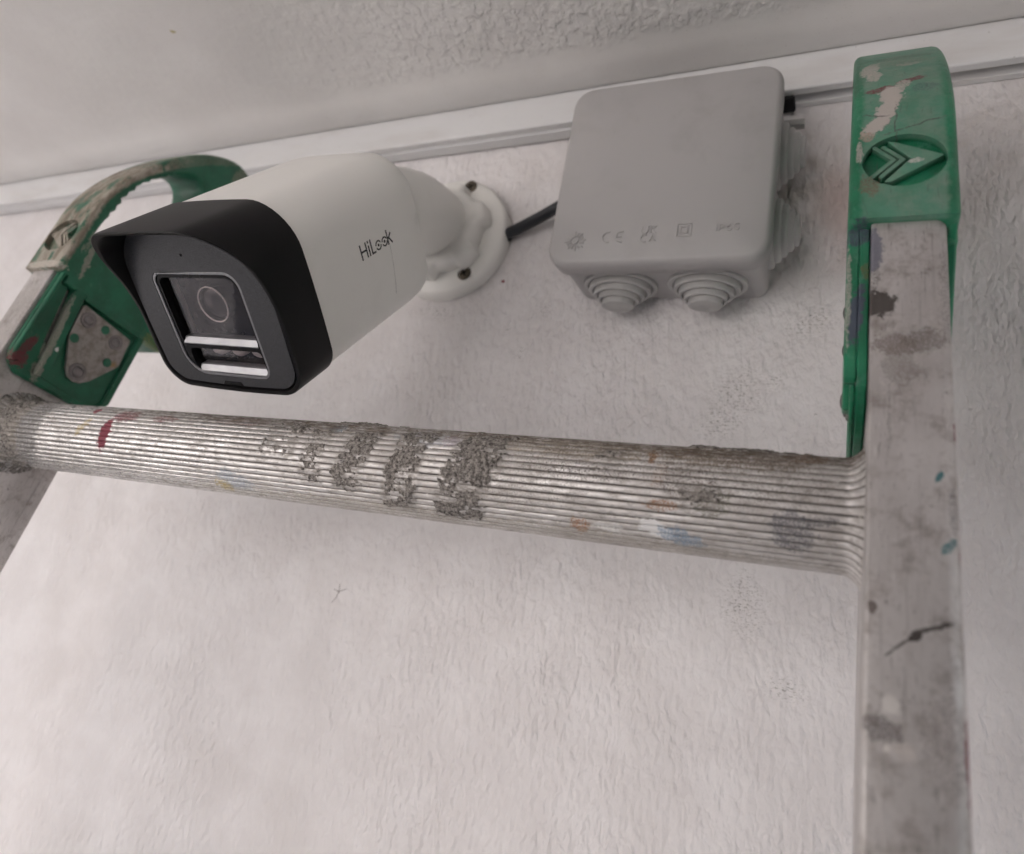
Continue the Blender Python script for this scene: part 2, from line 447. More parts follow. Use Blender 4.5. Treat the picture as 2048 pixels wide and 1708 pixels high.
def m_rung():
    n = NT('ribbed_aluminium')
    cem = n.attr('cement'); gro = n.attr('groove'); grm = n.attr('grime')
    big = n.noise(0.10, 5, 0.7, stretch=(0.6, 1.6, 1.6))
    fleck = n.noise(0.5, 5, 0.72, stretch=(0.5, 1.4, 1.4), vec=n.warp(1.0, 0.4))
    col = n.mix(n.ramp(big, 0.35, 0.7), (0.80, 0.78, 0.765), (0.58, 0.56, 0.545))
    col = n.mix(n.math('MULTIPLY', n.ramp(fleck, 0.50, 0.66), 0.65), col, (0.24, 0.215, 0.19))
    right_shade = n.math('MULTIPLY', n.ramp(n.comp(0), -70, 30), n.ramp(big, 0.3, 0.65, 0.35, 0.9))  # greyer to the right: the rung's shading put into colour and roughness
    col = n.mix(n.math('MULTIPLY', right_shade, 0.55), col, (0.46, 0.42, 0.39))
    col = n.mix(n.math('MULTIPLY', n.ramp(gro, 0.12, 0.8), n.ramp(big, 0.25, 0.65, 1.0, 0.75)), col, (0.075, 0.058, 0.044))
    w = n.ramp(n.noise(0.33, 4, 0.7, off=(5, 9, 2)), 0.62, 0.70)
    col = n.mix(n.math('MULTIPLY', w, 0.6), col, (0.72, 0.70, 0.67))
    it = [(RED, (-97, -15, -2), (3.0, 6, 7), (0, 0.0, 0), 0.95, 0), (RED, (-91, -13, 7), (7, 6, 3.2), (0, 0, 0), 0.9, 0.35), (RED, (-69, -13, 7), (8, 5, 1.8), (0, 0, 0), 0.8, 0.5), (RED, (-112, -13, 9), (2, 4, 1.5), (0, 0, 0), 0.9, 0),
          (RED, (-30, -12, 9), (14, 5, 3), (0, 0, 0), 0.6, 0.8), (RED, (60, -13, 7), (3, 5, 2.5), (0, 0, 0), 0.75, 0.4),
          (YEL, (-112, -15, 0), (1.8, 5, 5), (0, 0.5, 0), 0.7, 0.5), (YEL, (-33, -6, -14), (4, 5, 1.6), (0, 0, 0), 0.8, 0.4), ((0.30, 0.35, 0.42), (-26, -8, -13), (9, 5, 3), (0, 0.2, 0), 0.6, 0.4),
          ((0.04, 0.12, 0.2), (14, -12, 9), (3, 5, 2), (0, 0, 0), 0.7, 0.3), ((0.55, 0.57, 0.62), (52, -13, 7), (14, 5, 3), (0, 0, 0), 0.6, 0.2),
          ((0.78, 0.77, 0.76), (127, -9, -12), (5, 5, 1.6), (0, 0.2, 0), 0.95, 0), (BLU, (133, -7, -13), (6, 5, 1.6), (0, 0.2, 0), 0.85, 0.35), ((0.75, 0.74, 0.72), (113, -7, -13), (5, 5, 1), (0, 0, 0), 0.7, 0.2),
          (RST, (105, -7, -13), (3, 5, 1.8), (0, 0, 0), 0.95, 0.6), (RST, (124, -14, 7), (1.2, 5, 3), (0, 0, 0), 0.9, 0.2), (RST, (127, -15, 1), (2, 5, 4), (0, 0, 0), 0.5, 0.8), (RST, (128, -13, -7), (5, 5, 1.2), (0, 0, 0), 0.8, 0.6), (RST, (163, -10, 11), (5, 5, 3), (0, 0, 0), 0.6, 0.4),
          ((0.30, 0.22, 0.12), (100, -12, 9), (40, 6, 5), (0, 0, 0), 0.5, 0.6), ((0.20, 0.14, 0.09), (145, -12, 9), (22, 6, 5), (0, 0, 0), 0.7, 0.5),
          ((0.14, 0.115, 0.09), (110, -14, 4), (26, 6, 6), (0, 0, 0), 0.7, 0.95), ((0.14, 0.115, 0.09), (150, -14, 2), (22, 6, 8), (0, 0, 0), 0.7, 0.9), ((0.13, 0.105, 0.085), (88, -13, -4), (18, 6, 8), (0, 0, 0), 0.6, 0.95), ((0.12, 0.10, 0.08), (-40, -13, 5), (60, 6, 6), (0, 0, 0), 0.6, 0.95), ((0.11, 0.085, 0.07), (135, -15, -1), (8, 5, 6), (0, 0.3, 0), 0.9, 0.85), ((0.16, 0.15, 0.10), (141, -14, -5), (5, 5, 4), (0, 0, 0), 0.85, 0.7), ((0.10, 0.08, 0.07), (107, -15, 0), (12, 5, 3), (0, 0, 0), 0.9, 0.9),
          ((0.13, 0.13, 0.15), (161, -11, -10), (5, 5, 6), (0, -0.5, 0), 0.8, 0.45), ((0.12, 0.12, 0.13), (166, -13, -7), (5, 5, 1.2), (0, 0, 0), 0.8, 0.5), ((0.35, 0.30, 0.22), (50, -2, -15), (120, 5, 2.5), (0, 0, 0), 0.45, 0.6),
          ((0.13, 0.12, 0.115), (-152, -10, 0), (14, 12, 20), (0, 0, 0), 0.9, 0.15), ((0.22, 0.19, 0.15), (-165, -10, 0), (12, 14, 20), (0, 0, 0), 0.8, 0.2)]
    col, mask = metal_paint(n, col, it, 1.2, 0.25)
    dst = n.math('MULTIPLY', n.ramp(n.attr('dusty'), 0.05, 0.7), n.ramp(fleck, 0.38, 0.58, 0.1, 0.75))
    col = n.mix(dst, col, (0.30, 0.275, 0.25))
    g = n.math('MULTIPLY', n.ramp(grm, 0.1, 0.9), n.ramp(fleck, 0.35, 0.6, 0.35, 0.95))
    col = n.mix(g, col, (0.115, 0.085, 0.062))
    cs = n.noise(1.0, 5, 0.75)
    ccol = n.mix(n.ramp(cs, 0.35, 0.65), (0.055, 0.047, 0.042), (0.36, 0.33, 0.30))
    cm = n.ramp(n.math('ADD', cem, n.math('MULTIPLY', n.math('SUBTRACT', n.noise(1.9, 4, 0.7), 0.5), 0.9)), 0.42, 0.56)
    col = n.mix(cm, col, ccol)
    dull = n.math('MAXIMUM', n.math('MAXIMUM', n.math('MAXIMUM', mask, dst), n.math('MULTIPLY', right_shade, 0.55)), n.math('MAXIMUM', cm, g))
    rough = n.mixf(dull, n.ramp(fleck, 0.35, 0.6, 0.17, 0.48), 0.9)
    metal = n.math('MULTIPLY', n.math('SUBTRACT', 1.0, n.math('MAXIMUM', dull, n.math('MULTIPLY', n.ramp(gro, 0.12, 0.8), 0.8)), clamp=True), 0.85)
    h = n.math('ADD', n.math('MULTIPLY', fleck, 0.6), n.math('MULTIPLY', n.math('MULTIPLY', cs, cm), 2.2))
    return n.done(col, rough, metal, n.bump(h, 0.5, 0.3))

def m_green(worn):
    """worn: list of wear marks; film on the faces that get handled"""
    n = NT('green_plastic')
    sx = n.comp(0); sn = n.comp(1); ss = n.comp(2)
    big = n.noise(0.06, 5, 0.65)
    col = n.mix(n.ramp(big, 0.35, 0.7), (0.010, 0.145, 0.068), (0.022, 0.24, 0.12))
    # chalky scuffed film on the front face, ragged at the rounded edges
    rag = n.math('ADD', sn, n.math('MULTIPLY', n.math('SUBTRACT', n.noise(0.5, 4, 0.7), 0.5), 2.0))
    geo = n.n.new('ShaderNodeNewGeometry')
    return n, col, big

def m_green_right():
    n, col, big = m_green(None)
    sx = n.comp(0); sn = n.comp(1); ss = n.comp(2)
    nse = n.math('SUBTRACT', n.noise(0.45, 5, 0.7), 0.5)
    edge = n.math('SUBTRACT', 11.0, n.math('ABSOLUTE', n.math('SUBTRACT', sx, 184.3)))          # distance from the sides
    edge = n.math('ADD', edge, n.math('MULTIPLY', nse, 3.0))
    # the front surface follows the arch: compare n with its outline
    outl = n.ramp(ss, 114, 200, 0.0, 1.0, smooth=False)
    front = n.math('SUBTRACT', n.math('SUBTRACT', n.math('MULTIPLY', n.math('POWER', outl, 1.7), 56.0), 26.6), sn)
    fm = n.math('MULTIPLY', n.ramp(front, -0.6, 0.4), n.ramp(edge, -0.3, 1.6))
    film = n.ramp(n.noise(0.09, 6, 0.7, vec=n.warp(4, 0.1)), 0.25, 0.7, 0.45, 0.88)
    fcol = n.mix(n.ramp(n.noise(0.16, 5, 0.7, off=(3, 8, 1)), 0.35, 0.7), (0.125, 0.30, 0.215), (0.235, 0.32, 0.255))
    col = n.mix(n.math('MULTIPLY', fm, film), col, fcol)
    sc = n.noise(0.9, 3, 0.6, stretch=(1.6, 1, 0.10), vec=n.warp(3, 0.05))
    col = n.mix(n.math('MULTIPLY', n.ramp(sc, 0.63, 0.70), 0.45), col, (0.08, 0.10, 0.09))
    edgew = n.ramp(n.noise(0.25, 5, 0.75, stretch=(1, 1, .5)), 0.55, 0.68)
    col = n.mix(n.math('MULTIPLY', n.math('MULTIPLY', edgew, 0.5), n.math('SUBTRACT', 1.0, fm, clamp=True)), col, (0.13, 0.33, 0.24))
    pale = (0.52, 0.47, 0.43)
    it = [(pale, (175.5, -20, 146), (2.6, 12, 7), (0, 0.2, 0), 0.95, 0.15), (pale, (176.6, -22, 139), (2.2, 9, 4), (0, 0, 0), 0.95, 0.1), (pale, (187, -20, 147), (3.5, 9, 1.8), (0, 0, 0), 0.8, 0.5),
          (RED, (178.6, -25, 128.5), (4.6, 7, 1.5), (0, -0.35, 0), 0.92, 0.25), (RED, (186.6, -25, 132.5), (4.2, 7, 1.5), (0, -0.4, 0), 0.92, 0.25), (pale, (184.4, -25, 130), (2, 7, 3), (0, 0.5, 0), 0.9, 0.2),
          (pale, (181.4, -26, 124), (3.2, 8, 5.5), (0, 0, 0), 0.97, 0), (pale, (180.2, -26, 117), (2.7, 8, 8.0), (0, 0.25, 0), 0.97, 0), (pale, (177.6, -26, 110.5), (2.6, 8, 6.0), (0, 0.6, 0), 0.97, 0), ((0.42, 0.32, 0.26), (175.0, -26, 106), (2, 6, 2.2), (0, 0.7, 0), 0.9, 0.2), (pale, (173.2, -26, 99.5), (1.0, 6, 5), (0, 0, 0), 0.85, 0.2),
          ((0.3, 0.27, 0.22), (184, -24, 152), (12, 12, 6), (0, 0, 0), 0.55, 0.55), ((0.10, 0.09, 0.085), (184, -18, 157), (12, 12, 3), (0, 0, 0), 0.6, 0.7), ((0.09, 0.085, 0.08), (188, -26, 109), (9, 6, 0.35), (0, -0.33, 0), 0.85, 0.2), ((0.09, 0.085, 0.08), (177, -26, 114.5), (4, 6, 0.3), (0, 0.1, 0), 0.8, 0.1), ((0.10, 0.1, 0.09), (182.4, -26, 110), (0.25, 6, 9), (0, 0, 0), 0.8, 0.1),
          (WHT, (187.6, -26, 95.4), (2.0, 6, 0.9), (0, -0.2, 0), 0.75, 0.1), ((0.20, 0.11, 0.07), (176, -26, 87), (3, 6, 4), (0, 0, 0), 0.7, 0.3), ((0.07, 0.11, 0.12), (190, -26, 127), (3.5, 6, 2.5), (0, 0, 0), 0.6, 0.5),
          ((0.075, 0.085, 0.125), (173.5, -21, 46), (1.7, 14, 10), (0, 0.1, 0), 0.95, 0), ((0.075, 0.085, 0.125), (173.5, -25, 72), (3.6, 12, 3.2), (0, -0.4, 0), 0.95, 0.1), ((0.16, 0.12, 0.04), (175.5, -24, 60), (1, 10, 2.5), (0, 0, 0), 0.7, 0.3), (pale, (171.4, -24, 52), (0.7, 12, 16), (0, 0, 0), 0.75, 0.3)]
    col, mask = metal_paint(n, col, it, 0.8, 0.5)
    dull = n.math('MAXIMUM', mask, n.math('MULTIPLY', fm, film))
    h = n.math('ADD', n.math('MULTIPLY', sc, 0.5), n.math('ADD', n.noise(0.6, 4, 0.7), n.math('MULTIPLY', mask, 0.7)))
    return n.done(col, n.mixf(dull, 0.30, 0.5), 0.0, n.bump(h, 0.6, 0.3))

def m_green_left():
    n, col, big = m_green(None)
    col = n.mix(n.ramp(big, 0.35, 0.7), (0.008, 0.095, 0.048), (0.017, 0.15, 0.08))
    sx = n.comp(0); sn = n.comp(1); ss = n.comp(2)
    nse = n.math('SUBTRACT', n.noise(0.4, 5, 0.7), 0.5)
    outl = n.ramp(ss, 114, 200, 0.0, 1.0, smooth=False)
    front = n.math('SUBTRACT', n.math('SUBTRACT', n.math('MULTIPLY', n.math('POWER', outl, 1.7), 56.0), 26.2), sn)
    front = n.math('ADD', front, n.math('MULTIPLY', nse, 2.6))
    fm = n.ramp(front, -1.6, 0.2)
    fm = n.math('MULTIPLY', fm, n.ramp(n.noise(0.12, 5, 0.7, stretch=(1, 1, 0.6)), 0.36, 0.48))
    fm = n.math('MULTIPLY', fm, n.ramp(n.math('ADD', ss, n.math('MULTIPLY', nse, 60.0)), 150, 178, 1.0, 0.3))
    fcol = n.mix(n.ramp(n.noise(0.2, 5, 0.7, stretch=(2, 1, 0.35)), 0.4, 0.62), (0.40, 0.36, 0.30), (0.20, 0.165, 0.125))
    col = n.mix(fm, col, fcol)
    rub = n.ramp(n.noise(0.35, 5, 0.75, vec=n.warp(3, 0.2)), 0.60, 0.70)
    col = n.mix(n.math('MULTIPLY', rub, 0.35), col, (0.16, 0.27, 0.20))
    pale = (0.36, 0.33, 0.28)
    it = [(pale, (-172, -12, 46), (6, 1.9, 21), (0.11, 0, 0), 0.85, 0.15), (pale, (-172, -18, 88), (6, 1.6, 11), (0.1, 0, 0), 0.85, 0.1), (pale, (-172, -10, 27), (6, 2, 6), (0.3, 0, 0), 0.7, 0.3),
          (RED, (-172, -20, 29), (8, 4.5, 4), (0, 0, 0), 0.9, 0.1), (RED, (-172, -18.5, 37), (8, 2.2, 6), (-0.25, 0, 0), 0.9, 0.15), ((0.7, 0.7, 0.68), (-172, -8, 41), (8, 1.2, 1.2), (0, 0, 0), 1, 0),
          ((0.55, 0.50, 0.44), (-183, -27, 77), (14, 5, 2.2), (0, 0, 0), 0.9, 0.1), ((0.22, 0.24, 0.05), (-172, 36, 73), (7, 9, 4), (0, 0, 0), 0.7, 0.5), ((0.45, 0.40, 0.32), (-172, 34, 190), (14, 6, 10), (0, 0, 0), 0.6, 0.55),
          ((0.42, 0.38, 0.32), (-172, -22, 96), (2, 2.5, 8), (0, 0, 0), 0.6, 0.5)]
    col, mask = metal_paint(n, col, it, 1.0, 0.35)
    dull = n.math('MAXIMUM', mask, fm)
    h = n.math('ADD', n.noise(0.6, 4, 0.7), n.math('MULTIPLY', dull, 1.0))
    return n.done(col, n.mixf(dull, 0.38, 0.7), 0.0, n.bump(h, 0.5, 0.3))

def m_visor():
    n = NT('visor_black')
    return n.done((0.0060, 0.0055, 0.0058), 0.42, normal=n.bump(n.noise(3.0, 2), 0.08, 0.08), spec=0.22)

def m_face():
    n = NT('face_charcoal')
    s = n.noise(4.0, 2, 0.6)
    col = n.mix(n.ramp(s, 0.35, 0.7), (0.042, 0.042, 0.045), (0.105, 0.105, 0.112))
    return n.done(col, 0.42, 0.6, normal=n.bump(s, 0.25, 0.1))

def simple(name, col, rough=0.5, metal=0.0, spec=0.5, bump=0.0, bscale=1.0):
    n = NT(name)
    v = n.noise(0.2*bscale + 0.1, 2, 0.6)
    c = n.mix(n.ramp(v, 0.3, 0.7), tuple(x*0.88 for x in col), tuple(min(1, x*1.08) for x in col))
    return n.done(c, rough, metal, n.bump(n.noise(bscale, 3), bump, 0.2) if bump else None, spec)

def m_glass():
    n = NT('smoked_glass')
    t = n.t; out = n.n['Material Output']
    gl = n.n.new('ShaderNodeBsdfGlossy'); gl.inputs['Roughness'].default_value = 0.015; gl.inputs['Color'].default_value = (0.95, 0.95, 1.0, 1)
    tr = n.n.new('ShaderNodeBsdfTransparent'); tr.inputs['Color'].default_value = (0.85, 0.82, 0.82, 1)
    lw = n.n.new('ShaderNodeLayerWeight'); lw.inputs['Blend'].default_value = 0.5
    fr = n.math('ADD', n.math('MULTIPLY', n.math('POWER', lw.outputs['Facing'], 4.0), 0.6), 0.03)
    mx = n.n.new('ShaderNodeMixShader')
    t.links.new(fr, mx.inputs[0]); t.links.new(tr.outputs[0], mx.inputs[1]); t.links.new(gl.outputs[0], mx.inputs[2])
    t.links.new(mx.outputs[0], out.inputs['Surface'])
    return n.m

def m_hinge():
    n = NT('hinge_steel')
    d = n.noise(0.25, 5, 0.7)
    col = n.mix(n.ramp(d, 0.4, 0.68), (0.34, 0.315, 0.29), (0.20, 0.175, 0.155))
    col = n.mix(n.math('MULTIPLY', n.ramp(n.noise(0.7, 3, 0.7, off=(4, 4, 4)), 0.62, 0.7), 0.6), col, (0.10, 0.075, 0.055))
    col = n.mix(n.blob((-174, 21, 50), (6, 3, 3), vec=n.warp(1.5, 0.4), soft=0.8), col, (0.30, 0.20, 0.09))
    return n.done(col, 0.55, 0.35, n.bump(d, 0.3, 0.3))

def m_ground():
    n = NT('concrete_paving')
    d = n.noise(0.004, 1, 0.6)
    col = n.mix(n.ramp(d, 0.3, 0.7), (0.22, 0.21, 0.205), (0.27, 0.26, 0.25))
    return n.done(col, 0.9, spec=0.0)

MW, MC, MTR = m_wall(), m_ceiling(), m_trunk()
MDARK = NT('shade_pillar_dark').done((0.20, 0.19, 0.185), 0.8, spec=0.0)
MPLA = NT('plain_plaster').done((0.77, 0.75, 0.742), 0.8, spec=0.0)
MBODY, _ = m_body()
MGREY = plastic('junction_grey', (0.42, 0.405, 0.40), 0.36, (0.27, 0.25, 0.235), 0.30, 0.10, 0.03)
MRUB = plastic('grommet_grey', (0.45, 0.44, 0.43), 0.45, (0.24, 0.22, 0.21), 0.35, 0.10, 0.08)
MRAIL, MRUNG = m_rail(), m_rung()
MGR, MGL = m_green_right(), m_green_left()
MVIS, MFACE, MGLASS = m_visor(), m_face(), m_glass()
MSIL = simple('bezel_silver', (0.30, 0.30, 0.31), 0.34, 0.85, bump=0.02, bscale=0.2)
MBLK = simple('bezel_gloss_black', (0.008, 0.008, 0.009), 0.25, spec=0.12)
MINK = simple('logo_ink', (0.028, 0.026, 0.025), 0.5)
MCAB = simple('cable_black', (0.016, 0.018, 0.022), 0.3, bump=0.1, bscale=1.5)
MSCR = simple('screw_brass', (0.12, 0.10, 0.075), 0.42, 0.7, bump=0.3, bscale=2)
MSTEEL = simple('rivet_steel', (0.22, 0.20, 0.20), 0.42, 0.7, bump=0.3, bscale=2)
MHINGE = m_hinge()
MGND = m_ground()
MLENS = simple('lens_dark', (0.01, 0.01, 0.012), 0.06)
MRING = simple('lens_ring', (0.80, 0.76, 0.74), 0.4, 0.0)
MRIM = simple('bezel_edge', (0.30, 0.30, 0.31), 0.35, 0.8, bump=0.2, bscale=4)

# ------------------------------------------------------------------ setting
GZ = -2350.0
FRONT = -1100.0
o = MB().box(-9000, 9000, -12000, 600, GZ-120, GZ).obj('ground', MGND, kind='structure')
# the wall: a sheet, fine where the camera looks, with stains kept as fields on the mesh
gx = np.concatenate([[-2600, -1500, -900], np.arange(-720, 262, 2.5), [400, 800, 1500]])
gz = np.concatenate([[GZ+2, -1200, -600], np.arange(-430, 82, 2.5), [330]])
GX, GZZ = np.meshgrid(gx, gz, indexing='ij')
jx = GX + 9*(fbm(GX/14+3, GZZ/14, 3)-0.5); jz = GZZ + 9*(fbm(GX/14+60, GZZ/14+8, 3)-0.5)
bl_ = lambda c, r: np.clip(1.25-1.25*np.hypot((jx-c[0])/r[0], (jz-c[1])/r[1]), 0, 1)
mild = np.zeros_like(GX)
for c, r in (((34, -92), (18, 17)), ((27, -106), (13, 13)), ((50, -88), (5, 8)), ((41, -185), (12, 16)), ((58, -215), (11, 6)), ((-78, -75), (5, 6)), ((-87, -61), (4, 5)), ((-70, -50), (7, 8)),
             ((80, -22), (11, 9)), ((83, 6), (7, 5)), ((104, -50), (16, 24)), ((-135, -50), (28, 5)), ((110, 20), (18, 14)), ((62, -60), (14, 12))):
    mild = np.maximum(mild, bl_(c, r))
grub = np.clip(1.3-1.3*np.hypot((jx-45)/160, (jz-25)/75), 0, 1)*(0.15+0.75*sstep(0.35, 0.7, fbm(GX/18, GZZ/18, 4)))
grub = np.maximum(grub, 0.16*sstep(0.55, 0.8, fbm(GX/60+9, GZZ/60, 4)))
rub_ = 0.35*bl_((76, -5), (16, 36))
nz_ = len(gz)
ii, jj = np.meshgrid(np.arange(len(gx)-1), np.arange(nz_-1), indexing='ij')
WF = np.stack([ii*nz_+jj, (ii+1)*nz_+jj, (ii+1)*nz_+jj+1, ii*nz_+jj+1], -1).reshape(-1, 4)
wall = obj('wall', np.stack([GX, 0*GX, GZZ], -1).reshape(-1, 3), WF, MW, kind='structure', attrs=dict(mildew=mild.ravel(), grub=grub.ravel(), rub=rub_.ravel()))
wall.data.materials.append(MPLA)
ctr = gx[ii.ravel()]; ctz = gz[jj.ravel()]
wall.data.polygons.foreach_set('material_index', np.where((ctr > -725) & (ctr < 258) & (ctz > -432) & (ctz < 82), 0, 1).astype(np.int32))
# ceiling: one sheet with a soft swelling where it meets the wall
prof = [(0, 80.2), (-13, 80.2), (-15, 79.2), (-19, 78.2), (-25, 77.7), (-31, 77.9), (-36, 78.8), (-40, 79.6), (-46, 80.2), (-60, 80.5), (-200, 80.5), (FRONT, 80.5), (FRONT, 230), (0, 230)]
cxs = [-2600, -1500, -1000, -740, -500, -300, -100, 0, 100, 300, 700, 1498]
ceiling = MB().loft([[(x, y, z) for (y, z) in prof] for x in cxs]).obj('ceiling', MC, kind='structure', smooth=50)
ceiling.data.materials.append(MPLA)
for p in ceiling.data.polygons:
    c = p.center
    if c.y < -0.21 or c.x < -0.74 or c.x > 0.3: p.material_index = 1

shade_pillar = MB().box(0, 310, -520, -410, GZ+2, -20).obj('added_shade_pillar', MDARK, kind='structure')  # unseen dark pillar, added to keep light off the wall's centre and right
fac = MB().box(-7500, 900, -4700, -4500, GZ+2, 3200).obj('added_bounce_wall', MPLA, kind='structure')  # unseen sunlit facade, added to send light in from the front left

# scratched star-shaped speck on the wall
mk = MB()
for p in ((0, 0, -3.4, 0.9), (0, 0, 4.4, 2.0), (0, 0, -0.3, 4.0), (0, 0, -0.9, -3.2), (-0.9, -3.2, -3.0, -6.0)):
    stroke(mk, ((-159+p[0], -207+p[1]), (-159+p[2], -207+p[3])), 0.28, -0.15, 0.05, lambda a, b, d: (a, d, b))
mk.prism(circle(-159, -207, 0.6, 10), -0.3, 0.05, to=lambda a, b, d: (a, d, b))
mk.obj('scratch', simple('scratch_grey', (0.30, 0.27, 0.26), 0.7), wall)

# ------------------------------------------------------------------ cable trunking
trunk = empty('cable_trunking', Matrix.Translation(Vector((0, 0, 58*MM))), 'white plastic cable trunking running along the top of the wall under the ceiling', 'trunking')
tq = lambda a, b, d: (d, a, b)
MB().prism([(-0.3, 0), (-9.3, 0), (-9.3, 21.6), (-0.3, 21.6)], -1400, 41.8, to=tq).obj('trunking_base', MTR, trunk, bevel=0.5)
MB().prism([(-0.3, 0), (-4.0, 0), (-4.6, 5.5), (-9.3, 5.5), (-9.3, 21.6), (-0.3, 21.6)], 42.2, 1200, to=tq).obj('trunking_base', MTR, trunk, bevel=0.4)
MB().prism([(-9.6, 0.3), (-13.6, 0.3), (-14.2, 0.9), (-14.2, 21.2), (-13.6, 21.8), (-9.6, 21.8)], -1400, 1200, to=lambda a, b, d: (d, a, b)).obj('trunking_cover', MTR, trunk, bevel=0.35)
MB().prism([(-9.0, -0.9), (-2.0, -0.9), (-2.0, -0.02), (-9.0, -0.02)], -1400, 41.8, to=lambda a, b, d: (d, a, b)).obj('lip', MTR, trunk, bevel=0.2)
tb = MB(); tb.box(44, 53, -12.5, -1.5, -3.6, -0.95); tb.obj('dark_gap', simple('gap_black', (0.006, 0.006, 0.007), 0.9), trunk, bevel=1.2)  # black block standing in for the dark gap between box and trunking

# ------------------------------------------------------------------ junction box
bm_ = Matrix.Rotation(R(1.45), 4, 'Y')
box = empty('junction_box', bm_, 'square grey plastic junction box with stepped grommets beside the white camera', 'junction box')
T_xz = lambda a, b, d: (a, d, b)                       # outline in x,z; depth along y
def rring(hw, r, y, n=8): return [(a, y, b) for a, b in rrect(-hw, hw, -hw, hw, r, n)]
base = MB().loft([rring(45.2, 5, -0.2), rring(45.8, 6, -1.5), rring(46.6, 7, -32.4), rring(45.0, 6, -32.8), rring(45.0, 6, -35.5)])
base.obj('box_base', MGREY, box, smooth=40)
lid = MB().loft([rring(46.5, 7, -34.0), rring(48.6, 9, -34.0), rring(49.2, 9.5, -34.6), rring(49.6, 10, -42.0), rring(49.3, 9.7, -43.6), rring(48.4, 9, -44.9), rring(46.9, 8, -45.5), rring(20, 4, -45.75)])
lido = lid.obj('lid', MGREY, box, smooth=60)
# marks moulded into the lid
YL = -45.45
ms = MB()
cx, cz = -36.0, -37.4
for k in range(16):
    t = 2*math.pi*k/16 + 0.1; r1 = 5.0 if k % 2 == 0 else 4.3
    stroke(ms, [(cx+1.9*math.cos(t), cz+1.9*math.sin(t)), (cx+r1*math.cos(t), cz+r1*math.sin(t))], 0.45, YL-0.6, YL+0.1, T_xz)
ms.prism(circle(cx, cz, 1.5, 14), YL-0.6, YL+0.1, to=T_xz)
ms.obj('sun_mark', MGREY, lido, smooth=20)
def mark(name, strokes, w=0.5):
    m = MB()
    for s_ in strokes: stroke(m, s_, w, YL-0.55, YL+0.1, T_xz)
    return m.obj(name, MGREY, lido, smooth=20)
x0, z0 = -20.4, -36.2
mark('ce_mark', [arc(x0, z0, 2.6, 75, 285), arc(x0+6.2, z0, 2.6, 75, 285), [(x0+3.8, z0), (x0+6.3, z0)]])
x0, z0 = -5.2, -35.2
mark('ukca_mark', [[(x0, z0+3.6), (x0, z0+1.5)] + arc(x0+1.4, z0+1.5, 1.4, 180, 360, 8) + [(x0+2.8, z0+3.6)], [(x0+4.2, z0+3.6), (x0+4.2, z0+.2)], [(x0+6.6, z0+3.6), (x0+4.3, z0+1.8), (x0+6.6, z0+.2)],
                   arc(x0+1.6, z0-2.4, 1.7, 60, 300, 10), [(x0+4, z0-4), (x0+5.3, z0-0.7), (x0+6.6, z0-4)], [(x0+4.5, z0-3), (x0+6.1, z0-3)]])
x0, z0 = 13.6, -34.4
mark('double_square_mark', [[(x0-3, z0-3), (x0+3, z0-3)], [(x0-3, z0+3), (x0+3, z0+3)], [(x0-3, z0-3), (x0-3, z0+3)], [(x0+3, z0-3), (x0+3, z0+3)], [(x0-1.5, z0-1.5), (x0+1.5, z0-1.5)], [(x0-1.5, z0+1.5), (x0+1.5, z0+1.5)], [(x0-1.5, z0-1.5), (x0-1.5, z0+1.5)], [(x0+1.5, z0-1.5), (x0+1.5, z0+1.5)]])
x0, z0 = 27.4, -35.6
mark('ip_rating_mark', [[(x0, z0), (x0, z0+3)], [(x0+1.3, z0), (x0+1.3, z0+3)], [(x0+1.3, z0+3), (x0+2.6, z0+2.9)] + arc(x0+2.5, z0+2.2, .75, 80, -80, 6) + [(x0+1.3, z0+1.4)],
                        arc(x0+5.2, z0+1.0, 1.0, 0, 360, 12), [(x0+5.6, z0+3), (x0+4.3, z0+1.3)],
                        [(x0+9.2, z0+3), (x0+7.5, z0+3), (x0+7.4, z0+1.8)] + arc(x0+8.2, z0+1.0, 1.0, 110, -150, 9)], 0.42)
# stepped grommets
steps = [(18.0, -1.0), (18.0, 1.1), (17.75, 1.6), (17.2, 1.8), (15.75, 1.7), (15.4, 0.9), (15.0, 0.8), (15.0, 3.7), (14.75, 4.2), (14.2, 4.4), (13.15, 4.3), (12.8, 3.5), (12.4, 3.4), (12.4, 6.2), (12.15, 6.7), (11.6, 6.9), (10.65, 6.8), (10.3, 6.0), (9.9, 5.9), (9.9, 8.6), (9.65, 9.1), (9.1, 9.3), (8.45, 9.2), (8.1, 8.4), (7.7, 8.3), (7.7, 11.1), (7.45, 11.6), (6.9, 11.8)]
steps_side = [(18.0, -1.0), (18.0, 1.2), (17.2, 2.0), (15.0, 2.4), (15.0, 4.0), (14.2, 4.8), (12.4, 5.2), (12.4, 6.6), (11.6, 7.4), (9.9, 7.8), (9.9, 9.2), (9.1, 10.0), (7.7, 10.3), (7.7, 11.6), (6.9, 12.3)]
def grommet(to, prof=None):
    g = MB().lathe(prof or steps, to, 48); return g.obj('grommet', MRUB, box, smooth=55)
for cxx in (-20.5, 20.5):
    grommet(lambda a, b, h, c=cxx: (c+a, -18.0+b*0.84, -46.3-h))
    grommet(lambda a, b, h, c=cxx: (46.3+h, -17.5+b*0.8, c+a), steps_side)
    grommet(lambda a, b, h, c=cxx: (-46.6-h*0.6, -19.0+b*0.86, c+a))
MB().box(47, 57, -13, -9, 39.6, 43.0).obj('mounting_tab', MRUB, box, bevel=0.4)

